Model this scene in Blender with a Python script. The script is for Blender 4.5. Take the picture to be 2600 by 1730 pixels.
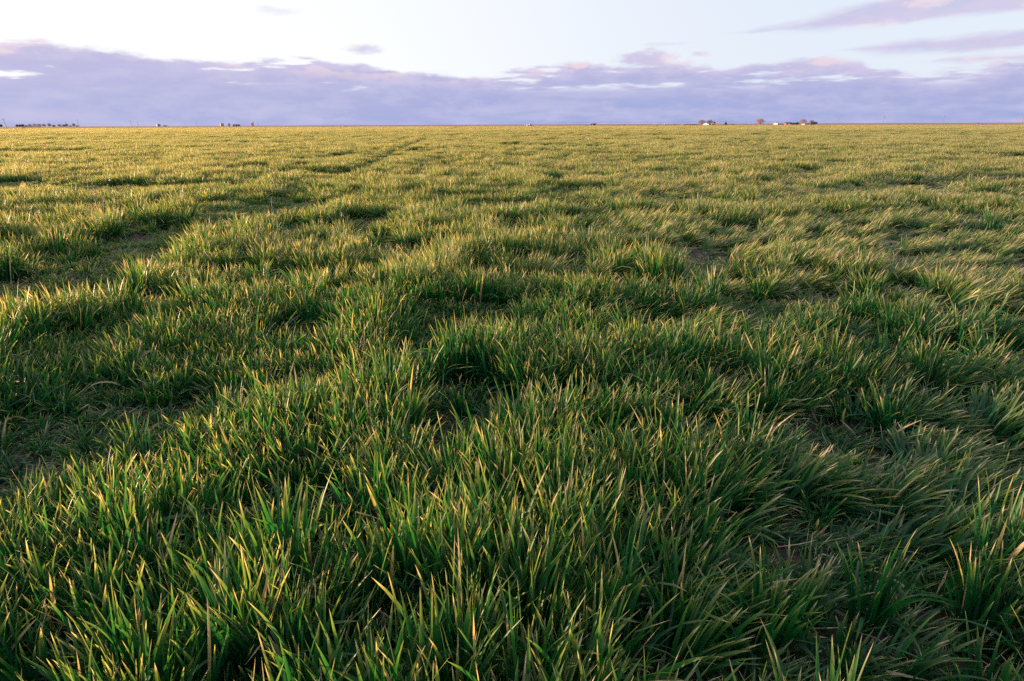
import bpy, bmesh, math, random
import numpy as np
from mathutils import Vector, Matrix, Euler

random.seed(7)
RNG = np.random.default_rng(11)
SC = bpy.context.scene
R = math.radians
for o in list(bpy.data.objects):
    bpy.data.objects.remove(o)

# ------------------------------------------------------------------ camera
CAM_H = 1.40
F = 1733.0                       # focal length in pixels of the 2600 px photograph
PITCH = math.atan(548.5 / F)
cam = bpy.data.cameras.new('camera')
cam.sensor_width = 36.0
cam.lens = 36.0 * F / 2600.0
cam.clip_start = 0.05
cam.clip_end = 20000
camo = bpy.data.objects.new('camera', cam)
SC.collection.objects.link(camo)
camo.matrix_world = (Matrix.Translation((0, 0, CAM_H)) @ Matrix.Rotation(math.pi / 2 - PITCH, 4, 'X')
                     @ Matrix.Rotation(R(-0.22), 4, 'Z'))
SC.camera = camo

# ------------------------------------------------------------------ light
SUN_EL = 5.6
SUN_AZ = -78.0                   # degrees clockwise from the viewing direction
SUN_POWER = 5.0
SKY_STRENGTH = 0.068
EXPOSURE = 1.40
sd = Vector((math.sin(R(SUN_AZ)) * math.cos(R(SUN_EL)), math.cos(R(SUN_AZ)) * math.cos(R(SUN_EL)), math.sin(R(SUN_EL))))
sun = bpy.data.lights.new('sun', 'SUN')
sun.energy = SUN_POWER
sun.angle = R(0.6)
sun.color = (1.0, 0.64, 0.37)
suno = bpy.data.objects.new('sun', sun)
SC.collection.objects.link(suno)
suno.rotation_euler = (-sd).to_track_quat('-Z', 'Y').to_euler()
SC.view_settings.view_transform = 'Standard'
SC.view_settings.look = 'None'
SC.view_settings.gamma = 1.0
SC.view_settings.use_curve_mapping = False
SC.view_settings.exposure = EXPOSURE
SC.render.engine = 'CYCLES'
SC.cycles.max_bounces = 8
SC.cycles.diffuse_bounces = 4
SC.cycles.transmission_bounces = 5
SC.cycles.use_denoising = False


class Nodes:
    """small helper to write shader trees tersely"""
    def __init__(self, tree):
        self.t = tree
        tree.nodes.clear()

    def new(self, kind, **kw):
        n = self.t.nodes.new(kind)
        for k, v in kw.items():
            setattr(n, k, v)
        return n

    def link(self, a, b):
        self.t.links.new(a, b)

    def put(self, sock, v):
        if isinstance(v, bpy.types.NodeSocket):
            self.link(v, sock)
        else:
            sock.default_value = v

    def math(self, op, a, b=0.0, c=None, clamp=False):
        n = self.new('ShaderNodeMath', operation=op)
        n.use_clamp = clamp
        self.put(n.inputs[0], a)
        self.put(n.inputs[1], b)
        if c is not None:
            self.put(n.inputs[2], c)
        return n.outputs[0]

    def smooth(self, v, lo, hi, a=0.0, b=1.0):
        n = self.new('ShaderNodeMapRange', interpolation_type='SMOOTHSTEP')
        self.put(n.inputs['Value'], v)
        n.inputs['From Min'].default_value = lo
        n.inputs['From Max'].default_value = hi
        n.inputs['To Min'].default_value = a
        n.inputs['To Max'].default_value = b
        return n.outputs['Result']

    def noise(self, vec, scale, detail=4, rough=0.55, dim='3D'):
        n = self.new('ShaderNodeTexNoise', noise_dimensions=dim)
        if vec is not None:
            self.link(vec, n.inputs['Vector'])
        n.inputs['Scale'].default_value = scale
        n.inputs['Detail'].default_value = detail
        n.inputs['Roughness'].default_value = rough
        return n.outputs['Fac']

    def mix(self, f, a, b):
        n = self.new('ShaderNodeMix', data_type='RGBA')
        self.put(n.inputs[0], f)
        for s, v in ((n.inputs[6], a), (n.inputs[7], b)):
            if isinstance(v, tuple) and len(v) == 3:
                v = (*v, 1)
            self.put(s, v)
        return n.outputs[2]

    def vscale(self, vec, s, off=(0, 0, 0)):
        n = self.new('ShaderNodeMapping')
        self.link(vec, n.inputs['Vector'])
        n.inputs['Scale'].default_value = s
        n.inputs['Location'].default_value = off
        return n.outputs['Vector']


# ------------------------------------------------------------------ world: evening sky with a lavender bank of cloud all round
world = bpy.data.worlds.new('World')
SC.world = world
world.use_nodes = True
W = Nodes(world.node_tree)
sky = W.new('ShaderNodeTexSky', sky_type='NISHITA')
sky.sun_disc = False
sky.sun_elevation = R(SUN_EL)
sky.sun_rotation = R(SUN_AZ)
sky.altitude = 1000
sky.air_density = 1.0
sky.dust_density = 1.2
sky.ozone_density = 1.5
bg_sky = W.new('ShaderNodeBackground')
W.link(sky.outputs[0], bg_sky.inputs[0])
bg_sky.inputs[1].default_value = SKY_STRENGTH
tc = W.new('ShaderNodeTexCoord').outputs['Generated']
sep = W.new('ShaderNodeSeparateXYZ')
W.link(tc, sep.inputs[0])
X, Y, Z = sep.outputs
az = W.math('ARCTAN2', X, Y)                       # 0 ahead, positive to the right
el = W.math('MULTIPLY', W.math('ARCSINE', Z), 180 / math.pi)   # degrees
azd = W.math('MULTIPLY', az, 180 / math.pi)
# the bank's upper edge, degrees above the horizon, along the compass
ramp = W.new('ShaderNodeFloatCurve')
cv = ramp.mapping.curves[0]
EDGE = [(-180, 4.6), (-90, 5.0), (-50, 5.1), (-35.6, 5.15), (-30.7, 5.4), (-26.7, 4.9), (-22.4, 4.6), (-16.2, 4.75), (-11.3, 4.5),
        (-6.2, 3.75), (-2.5, 3.85), (1, 4.2), (7.6, 4.55), (14.3, 4.35), (20.6, 4.35), (24.5, 4.4), (27.5, 3.75), (30.5, 3.6), (36, 3.9), (60, 4.3), (180, 4.6)]
while len(cv.points) < len(EDGE):
    cv.points.new(0.5, 0.5)
for p, (a, e) in zip(cv.points, EDGE):
    p.location = ((a + 180) / 360, e / 10)
    p.handle_type = 'AUTO'
ramp.mapping.update()
W.link(W.math('MULTIPLY_ADD', azd, 1 / 360, 0.5), ramp.inputs['Value'])
edge = W.math('MULTIPLY', ramp.outputs[0], 10.0)
v1 = W.vscale(tc, (1.0, 1.0, 2.6))
v1b = W.vscale(tc, (1.0, 1.0, 2.6), (0.016, 0.0, -0.030))     # the same field looked up a little towards the sun
nA = W.noise(v1, 13.0, 6, 0.52)
nA2 = W.noise(v1b, 13.0, 6, 0.52)
vs = W.vscale(tc, (1.0, 1.0, 7.5), (3.1, 1.7, 0.4))
nS = W.noise(vs, 8.0, 5, 0.55)
nS2 = W.noise(W.vscale(tc, (1.0, 1.0, 7.5), (3.1 + 0.012, 1.7, 0.36)), 8.0, 5, 0.55)
# bank
d = W.math('SUBTRACT', W.math('ADD', edge, W.math('MULTIPLY', W.math('SUBTRACT', nA, 0.5), 2.2)), el)
bank = W.smooth(d, -0.15, 0.40)
# bright slits low in the bank, where the sky behind shows through
slit = W.smooth(nS, 0.56, 0.65)
slit = W.math('MULTIPLY', slit, W.smooth(el, 2.3, 3.0))
bank = W.math('MULTIPLY', bank, W.math('SUBTRACT', 1.0, W.math('MULTIPLY', slit, 0.9)))
d2 = W.math('SUBTRACT', d, W.math('MULTIPLY', W.math('SUBTRACT', W.noise(W.vscale(tc, (1.0, 1.0, 2.8), (2.0, 9.0, 0.0)), 40.0, 6, 0.6), 0.5), 0.9))
bank = W.math('MULTIPLY', bank, W.smooth(d2, -0.25, 0.30))
# second layer: long slanting streaks, thicker to the right
rot = W.new('ShaderNodeVectorRotate', rotation_type='Y_AXIS')
W.link(tc, rot.inputs['Vector'])
rot.inputs['Angle'].default_value = R(7.0)
vt = W.vscale(rot.outputs[0], (1.0, 1.0, 6.0), (0.3, 5.2, 0.15))
nT = W.noise(vt, 4.2, 6, 0.52)
nT2 = W.noise(W.vscale(rot.outputs[0], (1.0, 1.0, 6.0), (0.3 + 0.02, 5.2, 0.15 - 0.06)), 4.2, 6, 0.52)
# where the upper streaks lie: a wedge rising to the right
b1c = W.smooth(azd, 17.0, 30.0, 6.35, 7.4)
b1w = W.math('ADD', W.smooth(azd, 15.5, 32.0, 0.0, 1.15), W.smooth(azd, 8.0, 16.0, -2.0, 0.0))
b1 = W.math('SUBTRACT', b1w, W.math('ABSOLUTE', W.math('SUBTRACT', el, b1c)))
b1 = W.math('MULTIPLY', b1, W.smooth(azd, 90.0, 130.0, 1.0, 0.0))
b2c = W.math('ADD', 5.0, W.math('MULTIPLY', W.math('SUBTRACT', azd, 30.0), 0.012))
b2w = W.smooth(azd, 18.0, 29.0, -0.2, 0.75)
b2 = W.math('SUBTRACT', b2w, W.math('ABSOLUTE', W.math('SUBTRACT', el, b2c)))
b3 = W.math('SUBTRACT', W.smooth(azd, 26.0, 33.0, -0.3, 0.42), W.math('ABSOLUTE', W.math('SUBTRACT', el, 4.0)))
bb = W.math('MAXIMUM', b1, W.math('MAXIMUM', b2, b3))
streak = W.smooth(W.math('ADD', bb, W.math('MULTIPLY', W.math('SUBTRACT', nT, 0.5), 2.4)), -0.05, 0.55)
# a few small loose clouds, also above the frame
vp = W.vscale(tc, (1.0, 1.0, 4.0), (7.3, 2.2, 0.9))
nP = W.noise(vp, 5.0, 6, 0.5)
puff = W.smooth(nP, 0.655, 0.72)
nF = W.noise(W.vscale(tc, (1.0, 1.0, 2.8), (2.0, 9.0, 0.0)), 26.0, 7, 0.58)
def blob(a0, e0, ra, re, amp=1.1):
    dx = W.math('DIVIDE', W.math('SUBTRACT', azd, a0), ra)
    dy = W.math('DIVIDE', W.math('SUBTRACT', el, e0), re)
    r2 = W.math('ADD', W.math('MULTIPLY', dx, dx), W.math('MULTIPLY', dy, dy))
    q = W.math('SUBTRACT', 1.0, r2)
    return W.smooth(W.math('ADD', q, W.math('MULTIPLY', W.math('SUBTRACT', nF, 0.5), 3.6 * amp)), 0.0, 1.1)
loose = W.math('MULTIPLY', blob(-11.3, 5.46, 1.9, 0.50, 0.55), 0.85)
loose = W.math('MAXIMUM', loose, W.math('MULTIPLY', blob(-17.1, 8.0, 2.0, 0.45), 0.38))
loose = W.math('MAXIMUM', loose, blob(10.2, 4.65, 2.7, 0.85))
loose = W.math('MAXIMUM', loose, W.math('MULTIPLY', blob(14.5, 4.95, 0.9, 0.30), 0.7))
loose = W.math('MAXIMUM', loose, W.math('MULTIPLY', blob(11.5, 5.75, 2.2, 0.16), 0.25))
streak = W.math('MULTIPLY', streak, W.smooth(nF, 0.22, 0.62, 0.55, 0.95))
cover = W.math('MAXIMUM', bank, W.math('MAXIMUM', streak, loose))
cover = W.math('MAXIMUM', cover, W.math('MULTIPLY', puff, W.smooth(el, 9.0, 16.0)))
cover = W.math('MULTIPLY', cover, 1.0, clamp=True)
# cloud colour: lavender in its own shade, rose-white on the edges turned to the sun
lit = W.smooth(W.math('SUBTRACT', nA, nA2), 0.02, 0.16)
lit = W.math('MULTIPLY', lit, W.smooth(el, 2.4, 4.4))
lit = W.math('MULTIPLY', lit, W.smooth(d, 2.6, 0.3))
rim = W.math('MULTIPLY', W.smooth(d, 1.5, 0.0), W.smooth(nF, 0.35, 0.62, 0.25, 1.0))
low = W.smooth(el, 0.0, 4.5)
ccol = W.mix(low, (0.375, 0.430, 0.735), (0.48, 0.485, 0.755))
ccol = W.mix(W.math('MULTIPLY', W.smooth(nS, 0.42, 0.66), 0.5), ccol, (0.58, 0.57, 0.82))
leftness = W.smooth(azd, 12.0, -40.0)
ccol = W.mix(W.math('MULTIPLY', leftness, 0.28), ccol, (0.68, 0.63, 0.84))
ccol = W.mix(W.math('MULTIPLY', rim, 0.75), ccol, (0.74, 0.66, 0.84))
ccol = W.mix(W.math('MULTIPLY', lit, 0.7), ccol, (1.0, 0.78, 0.80))
ccol = W.mix(W.smooth(nF, 0.40, 0.70, 0.0, 0.35), ccol, (0.66, 0.63, 0.85))
bg_cloud = W.new('ShaderNodeBackground')
W.link(ccol, bg_cloud.inputs[0])
bg_cloud.inputs[1].default_value = 0.372
# a thin bright veil of high haze over the blue
veil = W.new('ShaderNodeBackground')
vcol = W.mix(W.smooth(azd, 25.0, -20.0), (0.80, 0.86, 0.98), (1.03, 1.03, 1.06))
W.link(vcol, veil.inputs[0])
veil.inputs[1].default_value = 0.40
mv = W.new('ShaderNodeMixShader')
mv.inputs[0].default_value = 0.88
W.link(bg_sky.outputs[0], mv.inputs[1])
W.link(veil.outputs[0], mv.inputs[2])
mc = W.new('ShaderNodeMixShader')
W.link(cover, mc.inputs[0])
W.link(mv.outputs[0], mc.inputs[1])
W.link(bg_cloud.outputs[0], mc.inputs[2])
wo = W.new('ShaderNodeOutputWorld')
W.link(mc.outputs[0], wo.inputs['Surface'])
world.cycles.sampling_method = 'MANUAL'
world.cycles.sample_map_resolution = 512


# ------------------------------------------------------------------ noise in numpy
def _hash(ix, iy, seed):
    h = (ix.astype(np.int64) * 374761393 + iy.astype(np.int64) * 668265263 + seed * 974634777) & 0xFFFFFFFF
    h = ((h ^ (h >> 13)) * 1274126177) & 0xFFFFFFFF
    return ((h ^ (h >> 16)) & 0xFFFF) / 65535.0


def vnoise(x, y, seed=0):
    x = np.asarray(x, float)
    y = np.asarray(y, float)
    ix, iy = np.floor(x), np.floor(y)
    fx, fy = x - ix, y - iy
    fx, fy = fx * fx * (3 - 2 * fx), fy * fy * (3 - 2 * fy)
    a, b = _hash(ix, iy, seed), _hash(ix + 1, iy, seed)
    c, e = _hash(ix, iy + 1, seed), _hash(ix + 1, iy + 1, seed)
    return (a * (1 - fx) + b * fx) * (1 - fy) + (c * (1 - fx) + e * fx) * fy


def fbm(x, y, seed=0, oct=3):
    s, a, n = 0, 1.0, 0
    for k in range(oct):
        s = s + a * vnoise(x * 2 ** k, y * 2 ** k, seed + k * 17)
        n += a
        a *= 0.5
    return s / n


def sstep(v, lo, hi):
    t = np.clip((v - lo) / (hi - lo), 0, 1)
    return t * t * (3 - 2 * t)


def ground_z(x, y):
    x = np.asarray(x, float)
    y = np.asarray(y, float)
    r = np.hypot(x, y)
    near = np.exp(-(r / 60.0) ** 2)
    z = near * ((fbm(x / 2.6, y / 2.6, 3) - 0.5) * 0.11 + (fbm(x / 0.55, y / 0.55, 9, 2) - 0.5) * 0.030)
    z = z + (fbm(x / 16.0, y / 16.0, 5) - 0.5) * 0.22 * np.exp(-(r / 160.0) ** 2) * sstep(r, 3, 25)
    # bare, sunk wheel track
    for x0 in (-3.30, -5.15):
        dd = np.abs(x - (x0 - 0.068 * y))
        z = z - 0.05 * np.exp(-(dd / 0.22) ** 2) * near
    return z


def pix(px, py, h=0.27):
    """ground position under a point (px, py of the 2357 px wide view) of the canopy top"""
    u = px * 1.1031 - 1300
    v = 865 - py * 1.1031
    dy = F * math.cos(PITCH) + v * math.sin(PITCH)
    dz = -F * math.sin(PITCH) + v * math.cos(PITCH)
    k = (CAM_H - h) / -dz
    return u * k, dy * k


# places where the stand is thin, short or missing: (px, py, half width, half height, depth 0..1)
HOLLOWS_AT = [
    (1310, 356, 26, 7, .8), (1375, 344, 26, 3, .5), (840, 373, 30, 8, .85), (770, 382, 45, 7, .7), (735, 353, 50, 4, .5), (815, 350, 34, 3, .5),
    (1885, 327, 14, 3, .6), (1575, 438, 85, 9, .75), (1722, 441, 22, 10, .7), (1740, 408, 34, 8, .55), (1562, 374, 28, 4, .5),
    (640, 448, 100, 20, .96), (430, 498, 90, 22, .96), (540, 474, 60, 14, .96), (300, 542, 70, 20, .92), (90, 630, 90, 26, .85), (690, 492, 36, 14, .7), (540, 442, 60, 8, .6), (330, 458, 66, 7, .7),
    (1568, 534, 66, 28, .96), (1592, 572, 24, 9, .9), (1148, 450, 66, 8, .6), (2060, 560, 70, 18, .55), (1905, 548, 34, 14, .6),
    (2190, 472, 60, 10, .55), (2290, 390, 60, 6, .5), (2330, 570, 40, 12, .55),
    (170, 590, 95, 26, .95), (320, 672, 70, 28, .7), (700, 705, 60, 22, .75), (1020, 730, 90, 22, .85), (180, 735, 90, 24, .55),
    (1060, 880, 85, 62, 1.0), (985, 850, 60, 30, .6), (110, 880, 100, 36, .65), (420, 835, 46, 28, .8), (1900, 965, 66, 26, .7),
    (2335, 700, 34, 34, 1.0), (2240, 930, 60, 60, .6), (2070, 1195, 65, 60, .85), (1885, 1465, 50, 110, .85), (1960, 1330, 40, 50, .6),
    (520, 1500, 42, 85, 1.0), (790, 1170, 60, 36, .75), (900, 1330, 90, 60, .6), (760, 1050, 46, 30, .5), (2120, 1480, 46, 60, .8),
    (50, 1540, 60, 40, .6), (1240, 690, 50, 14, .6), (840, 640, 80, 12, .5), (1330, 560, 60, 10, .4),
]
HOLLOWS = []
for (px, py, rx, ry, dep) in HOLLOWS_AT:
    cx, cy = pix(px, py)
    r = math.hypot(cx, cy)
    wx = 1.25 * rx * 1.1031 * r / F
    wy = min(1.35 * ry * 1.1031 * (r * r + 1.3) / (1.13 * F) * .9, 1.9 * wx)
    wy = max(wy, 0.085 * r * (dep > .8))
    HOLLOWS.append((cx, cy - 0.3 * wy, max(wx, 0.12), max(wy, 0.12), dep))


def bareness(x, y):
    t = np.zeros_like(np.asarray(x, float))
    wob = (fbm(x / 0.35, y / 0.35, 41, 2) - 0.5)
    for (cx, cy, wx, wy, dep) in HOLLOWS:
        if dep >= 0.97 or (dep > .9 and math.hypot(cx, cy) < 4):
            q = ((x - cx) / (wx * .6)) ** 2 + ((y - cy + wy * .2) / (wy * .5)) ** 2
            t = np.maximum(t, dep * sstep(1.0 - q + wob * 1.2, 0.0, 0.75))
    return t


def thinness(x, y):
    """0 = full stand, 1 = short and sparse"""
    x = np.asarray(x, float)
    y = np.asarray(y, float)
    wob = (fbm(x / 0.35, y / 0.35, 41, 2) - 0.5)
    t = np.zeros_like(x)
    for (cx, cy, wx, wy, dep) in HOLLOWS:
        q = ((x - cx) / wx) ** 2 + ((y - cy) / wy) ** 2
        m = (np.abs(x - cx) < 2 * wx) & (np.abs(y - cy) < 2 * wy)
        t = np.where(m, np.maximum(t, dep * sstep(1.35 - q + wob * 1.1, 0.0, 0.5)), t)
    r = np.hypot(x, y)
    s0 = fbm(x / 0.46, y / 0.26, 97, 2)
    t = np.maximum(t, 0.90 * sstep(s0, 0.555, 0.64) * (1 - 0.5 * sstep(r, 8, 20)))
    # random thin spots everywhere, more of them far off
    s1 = fbm(x / 0.95, y / 0.45, 71, 3)
    s2 = fbm(x / 4.0, y / 2.0, 77, 3)
    t = np.maximum(t, 0.85 * sstep(s1, 0.585, 0.64) * sstep(r, 2.0, 6))
    t = np.maximum(t, 0.85 * sstep(s2, 0.60, 0.65) * sstep(r, 10, 20))
    for x0, st in ((-3.30, .85), (-5.15, .65)):
        dd = np.abs(x - (x0 - 0.068 * y))
        pres = sstep(vnoise(y / (1.6 + y / 12), y * 0 + x0, 88), 0.35, 0.6)
        t = np.maximum(t, st * sstep(0.30 + 0.003 * y - dd + wob * 0.9, 0.0, 0.25) * pres * sstep(y, 3, 5))
    for x0 in (6.9, 8.7, 22.0, 23.9, -18.0, -19.9):
        dd = np.abs(x - (x0 - 0.068 * y))
        pres = sstep(vnoise(y / 9.0, y * 0 + x0, 89), 0.35, 0.6)
        t = np.maximum(t, .5 * sstep(0.40 - dd + wob * 0.3, 0.0, 0.25) * pres * sstep(y, 12, 20))
    return t


def stand_height(x, y):
    a = sstep(fbm(x / 0.60, y / 0.5, 21, 2), 0.28, 0.66)
    b = sstep(fbm(x / 1.7, y / 1.3, 27, 2), 0.28, 0.66)
    c = sstep(fbm(x / 7.0, y / 5.0, 23, 2), 0.28, 0.70)
    h = 0.62 + 0.22 * a + 0.25 * b + 0.10 * c
    for (cx, cy, wx, wy, dep) in HOLLOWS:          # taller, ranker leaves round the far rim of the deep hollows
        if dep >= 0.9:
            q = ((x - cx) / (wx * 1.2)) ** 2 + ((y - cy - wy * 1.2 - .3) / .45) ** 2
            h = np.maximum(h, h * 0.55 + 0.75 * np.exp(-q))
    return h * (1 - 0.78 * thinness(x, y))


def wind(x, y):
    """how far the blades are blown over to the right, 0..1"""
    a = np.degrees(np.arctan2(x, np.maximum(y, 0.3)))
    w = sstep(a, -6, 16) * (0.35 + 0.9 * sstep(fbm(x / 1.3, y / 1.1, 51, 2), 0.35, 0.62))
    w = w * sstep(np.hypot(x, y), 40, 6) + 0.10
    return np.clip(w, 0, 1)


# ------------------------------------------------------------------ material helpers
def mat(name):
    m = bpy.data.materials.new(name)
    m.use_nodes = True
    return m, Nodes(m.node_tree)


def simple(name, col, rough=0.7, var=0.15, scale=3.0, metal=0.0, bump=0.0):
    m, N = mat(name)
    c = N.new('ShaderNodeTexCoord').outputs['Object']
    n = N.noise(c, scale, 4, 0.6)
    dk = tuple(v * (1 - var) for v in col)
    lt = tuple(min(1, v * (1 + var)) for v in col)
    p = N.new('ShaderNodeBsdfPrincipled')
    N.link(N.mix(n, dk, lt), p.inputs['Base Color'])
    p.inputs['Roughness'].default_value = rough
    p.inputs['Metallic'].default_value = metal
    if bump:
        b = N.new('ShaderNodeBump')
        b.inputs['Strength'].default_value = bump
        N.link(n, b.inputs['Height'])
        N.link(b.outputs[0], p.inputs['Normal'])
    o = N.new('ShaderNodeOutputMaterial')
    N.link(p.outputs[0], o.inputs[0])
    return m


# soil
def soil(name, dark, light, straw, scale):
    m, N = mat(name)
    c = N.new('ShaderNodeTexCoord').outputs['Object']
    n1 = N.noise(c, scale, 8, 0.65)
    n2 = N.noise(c, scale * 0.12, 4, 0.5)
    n3 = N.noise(N.vscale(c, (1, 3.0, 1)), scale * 5, 3, 0.6)
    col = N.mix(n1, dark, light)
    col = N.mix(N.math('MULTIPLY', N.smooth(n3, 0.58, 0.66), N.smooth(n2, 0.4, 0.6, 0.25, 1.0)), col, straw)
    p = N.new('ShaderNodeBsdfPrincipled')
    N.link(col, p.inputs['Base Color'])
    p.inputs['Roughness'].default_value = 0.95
    b = N.new('ShaderNodeBump')
    b.inputs['Strength'].default_value = 0.8
    b.inputs['Distance'].default_value = 0.02
    N.link(n1, b.inputs['Height'])
    N.link(b.outputs[0], p.inputs['Normal'])
    o = N.new('ShaderNodeOutputMaterial')
    N.link(p.outputs[0], o.inputs[0])
    return m


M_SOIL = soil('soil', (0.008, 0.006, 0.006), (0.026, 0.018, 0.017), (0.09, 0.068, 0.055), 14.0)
M_PLOUGH = soil('ploughed_soil', (0.17, 0.085, 0.065), (0.34, 0.19, 0.14), (0.30, 0.20, 0.13), 0.05)


# wheat leaf
def wheat_material():
    m, N = mat('wheat_leaf')
    def attr(name, kind='GEOMETRY'):
        return N.new('ShaderNodeAttribute', attribute_name=name, attribute_type=kind).outputs['Fac']
    t = attr('along')
    rnd = attr('blade')
    tint = attr('tint', 'INSTANCER')
    r2 = N.math('FRACT', N.math('MULTIPLY', N.math('ADD', rnd, tint), 7.31))
    r3 = N.math('FRACT', N.math('MULTIPLY', N.math('ADD', rnd, tint), 23.17))
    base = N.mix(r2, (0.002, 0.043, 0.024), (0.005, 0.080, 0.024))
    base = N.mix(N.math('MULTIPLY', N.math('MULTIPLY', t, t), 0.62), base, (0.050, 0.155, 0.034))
    # yellowed, frost-burnt tips with the low sun's gold put into their colour, and a few leaves dead all along
    thr = N.math('ADD', 0.79, N.math('MULTIPLY', r3, 0.36))
    tip = N.smooth(N.math('SUBTRACT', t, thr), -0.08, 0.08)
    yel = N.smooth(N.math('SUBTRACT', t, N.math('SUBTRACT', thr, 0.22)), -0.20, 0.20)
    tanc = N.mix(r2, (0.55, 0.46, 0.38), (0.44, 0.345, 0.26))
    col = N.mix(N.math('MULTIPLY', yel, 0.52), base, (0.24, 0.25, 0.10))
    col = N.mix(tip, col, tanc)
    dead = N.math('GREATER_THAN', r3, 0.975)
    col = N.mix(dead, col, N.mix(t, (0.27, 0.21, 0.15), (0.46, 0.36, 0.25)))
    hs = N.new('ShaderNodeHueSaturation')
    N.link(col, hs.inputs['Color'])
    N.link(N.math('MULTIPLY_ADD', r2, 0.5, 0.78), hs.inputs['Value'])
    N.link(N.math('MULTIPLY_ADD', tint, 0.02, 0.49), hs.inputs['Hue'])
    col = hs.outputs[0]
    p = N.new('ShaderNodeBsdfPrincipled')
    N.link(col, p.inputs['Base Color'])
    p.inputs['Roughness'].default_value = 0.42
    p.inputs['Specular IOR Level'].default_value = 0.38
    tr = N.new('ShaderNodeBsdfTranslucent')
    tcol = N.new('ShaderNodeMix', data_type='RGBA', blend_type='MULTIPLY')
    tcol.inputs[0].default_value = 1.0
    N.link(col, tcol.inputs[6])
    tcol.inputs[7].default_value = (2.25, 2.05, 0.7, 1)
    N.link(tcol.outputs[2], tr.inputs[0])
    mx = N.new('ShaderNodeMixShader')
    mx.inputs[0].default_value = 0.43
    N.link(p.outputs[0], mx.inputs[1])
    N.link(tr.outputs[0], mx.inputs[2])
    o = N.new('ShaderNodeOutputMaterial')
    N.link(mx.outputs[0], o.inputs[0])
    return m


M_WHEAT = wheat_material()


# ------------------------------------------------------------------ object helpers
def mesh_from(name, verts, faces, material, parent=None, smooth=False):
    me = bpy.data.meshes.new(name)
    me.from_pydata([tuple(v) for v in verts], [], faces)
    me.materials.append(material)
    if smooth:
        me.polygons.foreach_set('use_smooth', [True] * len(me.polygons))
    me.update()
    o = bpy.data.objects.new(name, me)
    SC.collection.objects.link(o)
    if parent:
        o.parent = parent
    return o


def tag(o, label=None, cat=None, group=None, kind=None):
    if label:
        o['label'] = label
    if cat:
        o['category'] = cat
    if group:
        o['group'] = group
    if kind:
        o['kind'] = kind
    return o


def thing(name, label, cat, loc, rz=0.0, group=None):
    o = bpy.data.objects.new(name, None)
    o.empty_display_size = 0.5
    SC.collection.objects.link(o)
    o.location = loc
    o.rotation_euler = (0, 0, rz)
    return tag(o, label, cat, group)


class Geo:
    """collects boxes, tubes and the like as one mesh"""
    def __init__(self):
        self.v, self.f = [], []

    def add(self, vs, fs):
        b = len(self.v)
        self.v += [tuple(q) for q in vs]
        self.f += [tuple(b + i for i in f) for f in fs]
        return self

    def box(self, c, s, rz=0.0):
        cx, cy, cz = c
        a, b, h = s[0] / 2, s[1] / 2, s[2] / 2
        co, si = math.cos(rz), math.sin(rz)
        vs = []
        for z in (-h, h):
            for x, y in ((-a, -b), (a, -b), (a, b), (-a, b)):
                vs.append((cx + x * co - y * si, cy + x * si + y * co, cz + z))
        return self.add(vs, [(3, 2, 1, 0), (4, 5, 6, 7), (0, 1, 5, 4), (1, 2, 6, 5), (2, 3, 7, 6), (3, 0, 4, 7)])

    def tube(self, pts, radii, n=6):
        pts = [Vector(p) for p in pts]
        if not hasattr(radii, '__len__'):
            radii = [radii] * len(pts)
        vs, fs = [], []
        for i, p in enumerate(pts):
            t = (pts[min(i + 1, len(pts) - 1)] - pts[max(i - 1, 0)]).normalized()
            a = t.orthogonal().normalized() if abs(t.z) > 0.9 else t.cross(Vector((0, 0, 1))).normalized()
            b = t.cross(a)
            for k in range(n):
                w = 2 * math.pi * k / n
                vs.append(p + (a * math.cos(w) + b * math.sin(w)) * radii[i])
        for i in range(len(pts) - 1):
            for k in range(n):
                fs.append((i * n + k, i * n + (k + 1) % n, (i + 1) * n + (k + 1) % n, (i + 1) * n + k))
        fs.append(tuple(range(n - 1, -1, -1)))
        fs.append(tuple((len(pts) - 1) * n + k for k in range(n)))
        return self.add(vs, fs)

    def lathe(self, prof, c=(0, 0, 0), n=20):
        vs, fs = [], []
        for (r, z) in prof:
            for k in range(n):
                w = 2 * math.pi * k / n
                vs.append((c[0] + r * math.cos(w), c[1] + r * math.sin(w), c[2] + z))
        for i in range(len(prof) - 1):
            for k in range(n):
                fs.append((i * n + k, i * n + (k + 1) % n, (i + 1) * n + (k + 1) % n, (i + 1) * n + k))
        fs.append(tuple(range(n - 1, -1, -1)))
        fs.append(tuple((len(prof) - 1) * n + k for k in range(n)))
        return self.add(vs, fs)

    def build(self, name, material, parent=None, smooth=False):
        return mesh_from(name, self.v, self.f, material, parent, smooth)


# ------------------------------------------------------------------ ground: one sheet to the horizon
FIELD_END = 520.0


def make_ground():
    radii = [0.0]
    r = 0.35
    while r < 9000:
        radii.append(r)
        r *= 1.0 + (0.035 if r < 40 else 0.06 if r < 700 else 0.2)
    nseg = 300
    v = [(0, 0, float(ground_z(0, 0)))]
    for r in radii[1:]:
        w = np.linspace(0, 2 * math.pi, nseg, endpoint=False)
        xs, ys = r * np.cos(w), r * np.sin(w)
        zs = ground_z(xs, ys)
        v += list(zip(xs, ys, zs))
    f = [(0, 1 + k, 1 + (k + 1) % nseg) for k in range(nseg)]
    for i in range(len(radii) - 2):
        a, b = 1 + i * nseg, 1 + (i + 1) * nseg
        for k in range(nseg):
            k2 = (k + 1) % nseg
            f.append((a + k, b + k, b + k2, a + k2))
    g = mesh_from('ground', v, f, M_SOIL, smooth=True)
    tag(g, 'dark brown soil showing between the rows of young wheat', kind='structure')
    return g


make_ground()
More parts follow.
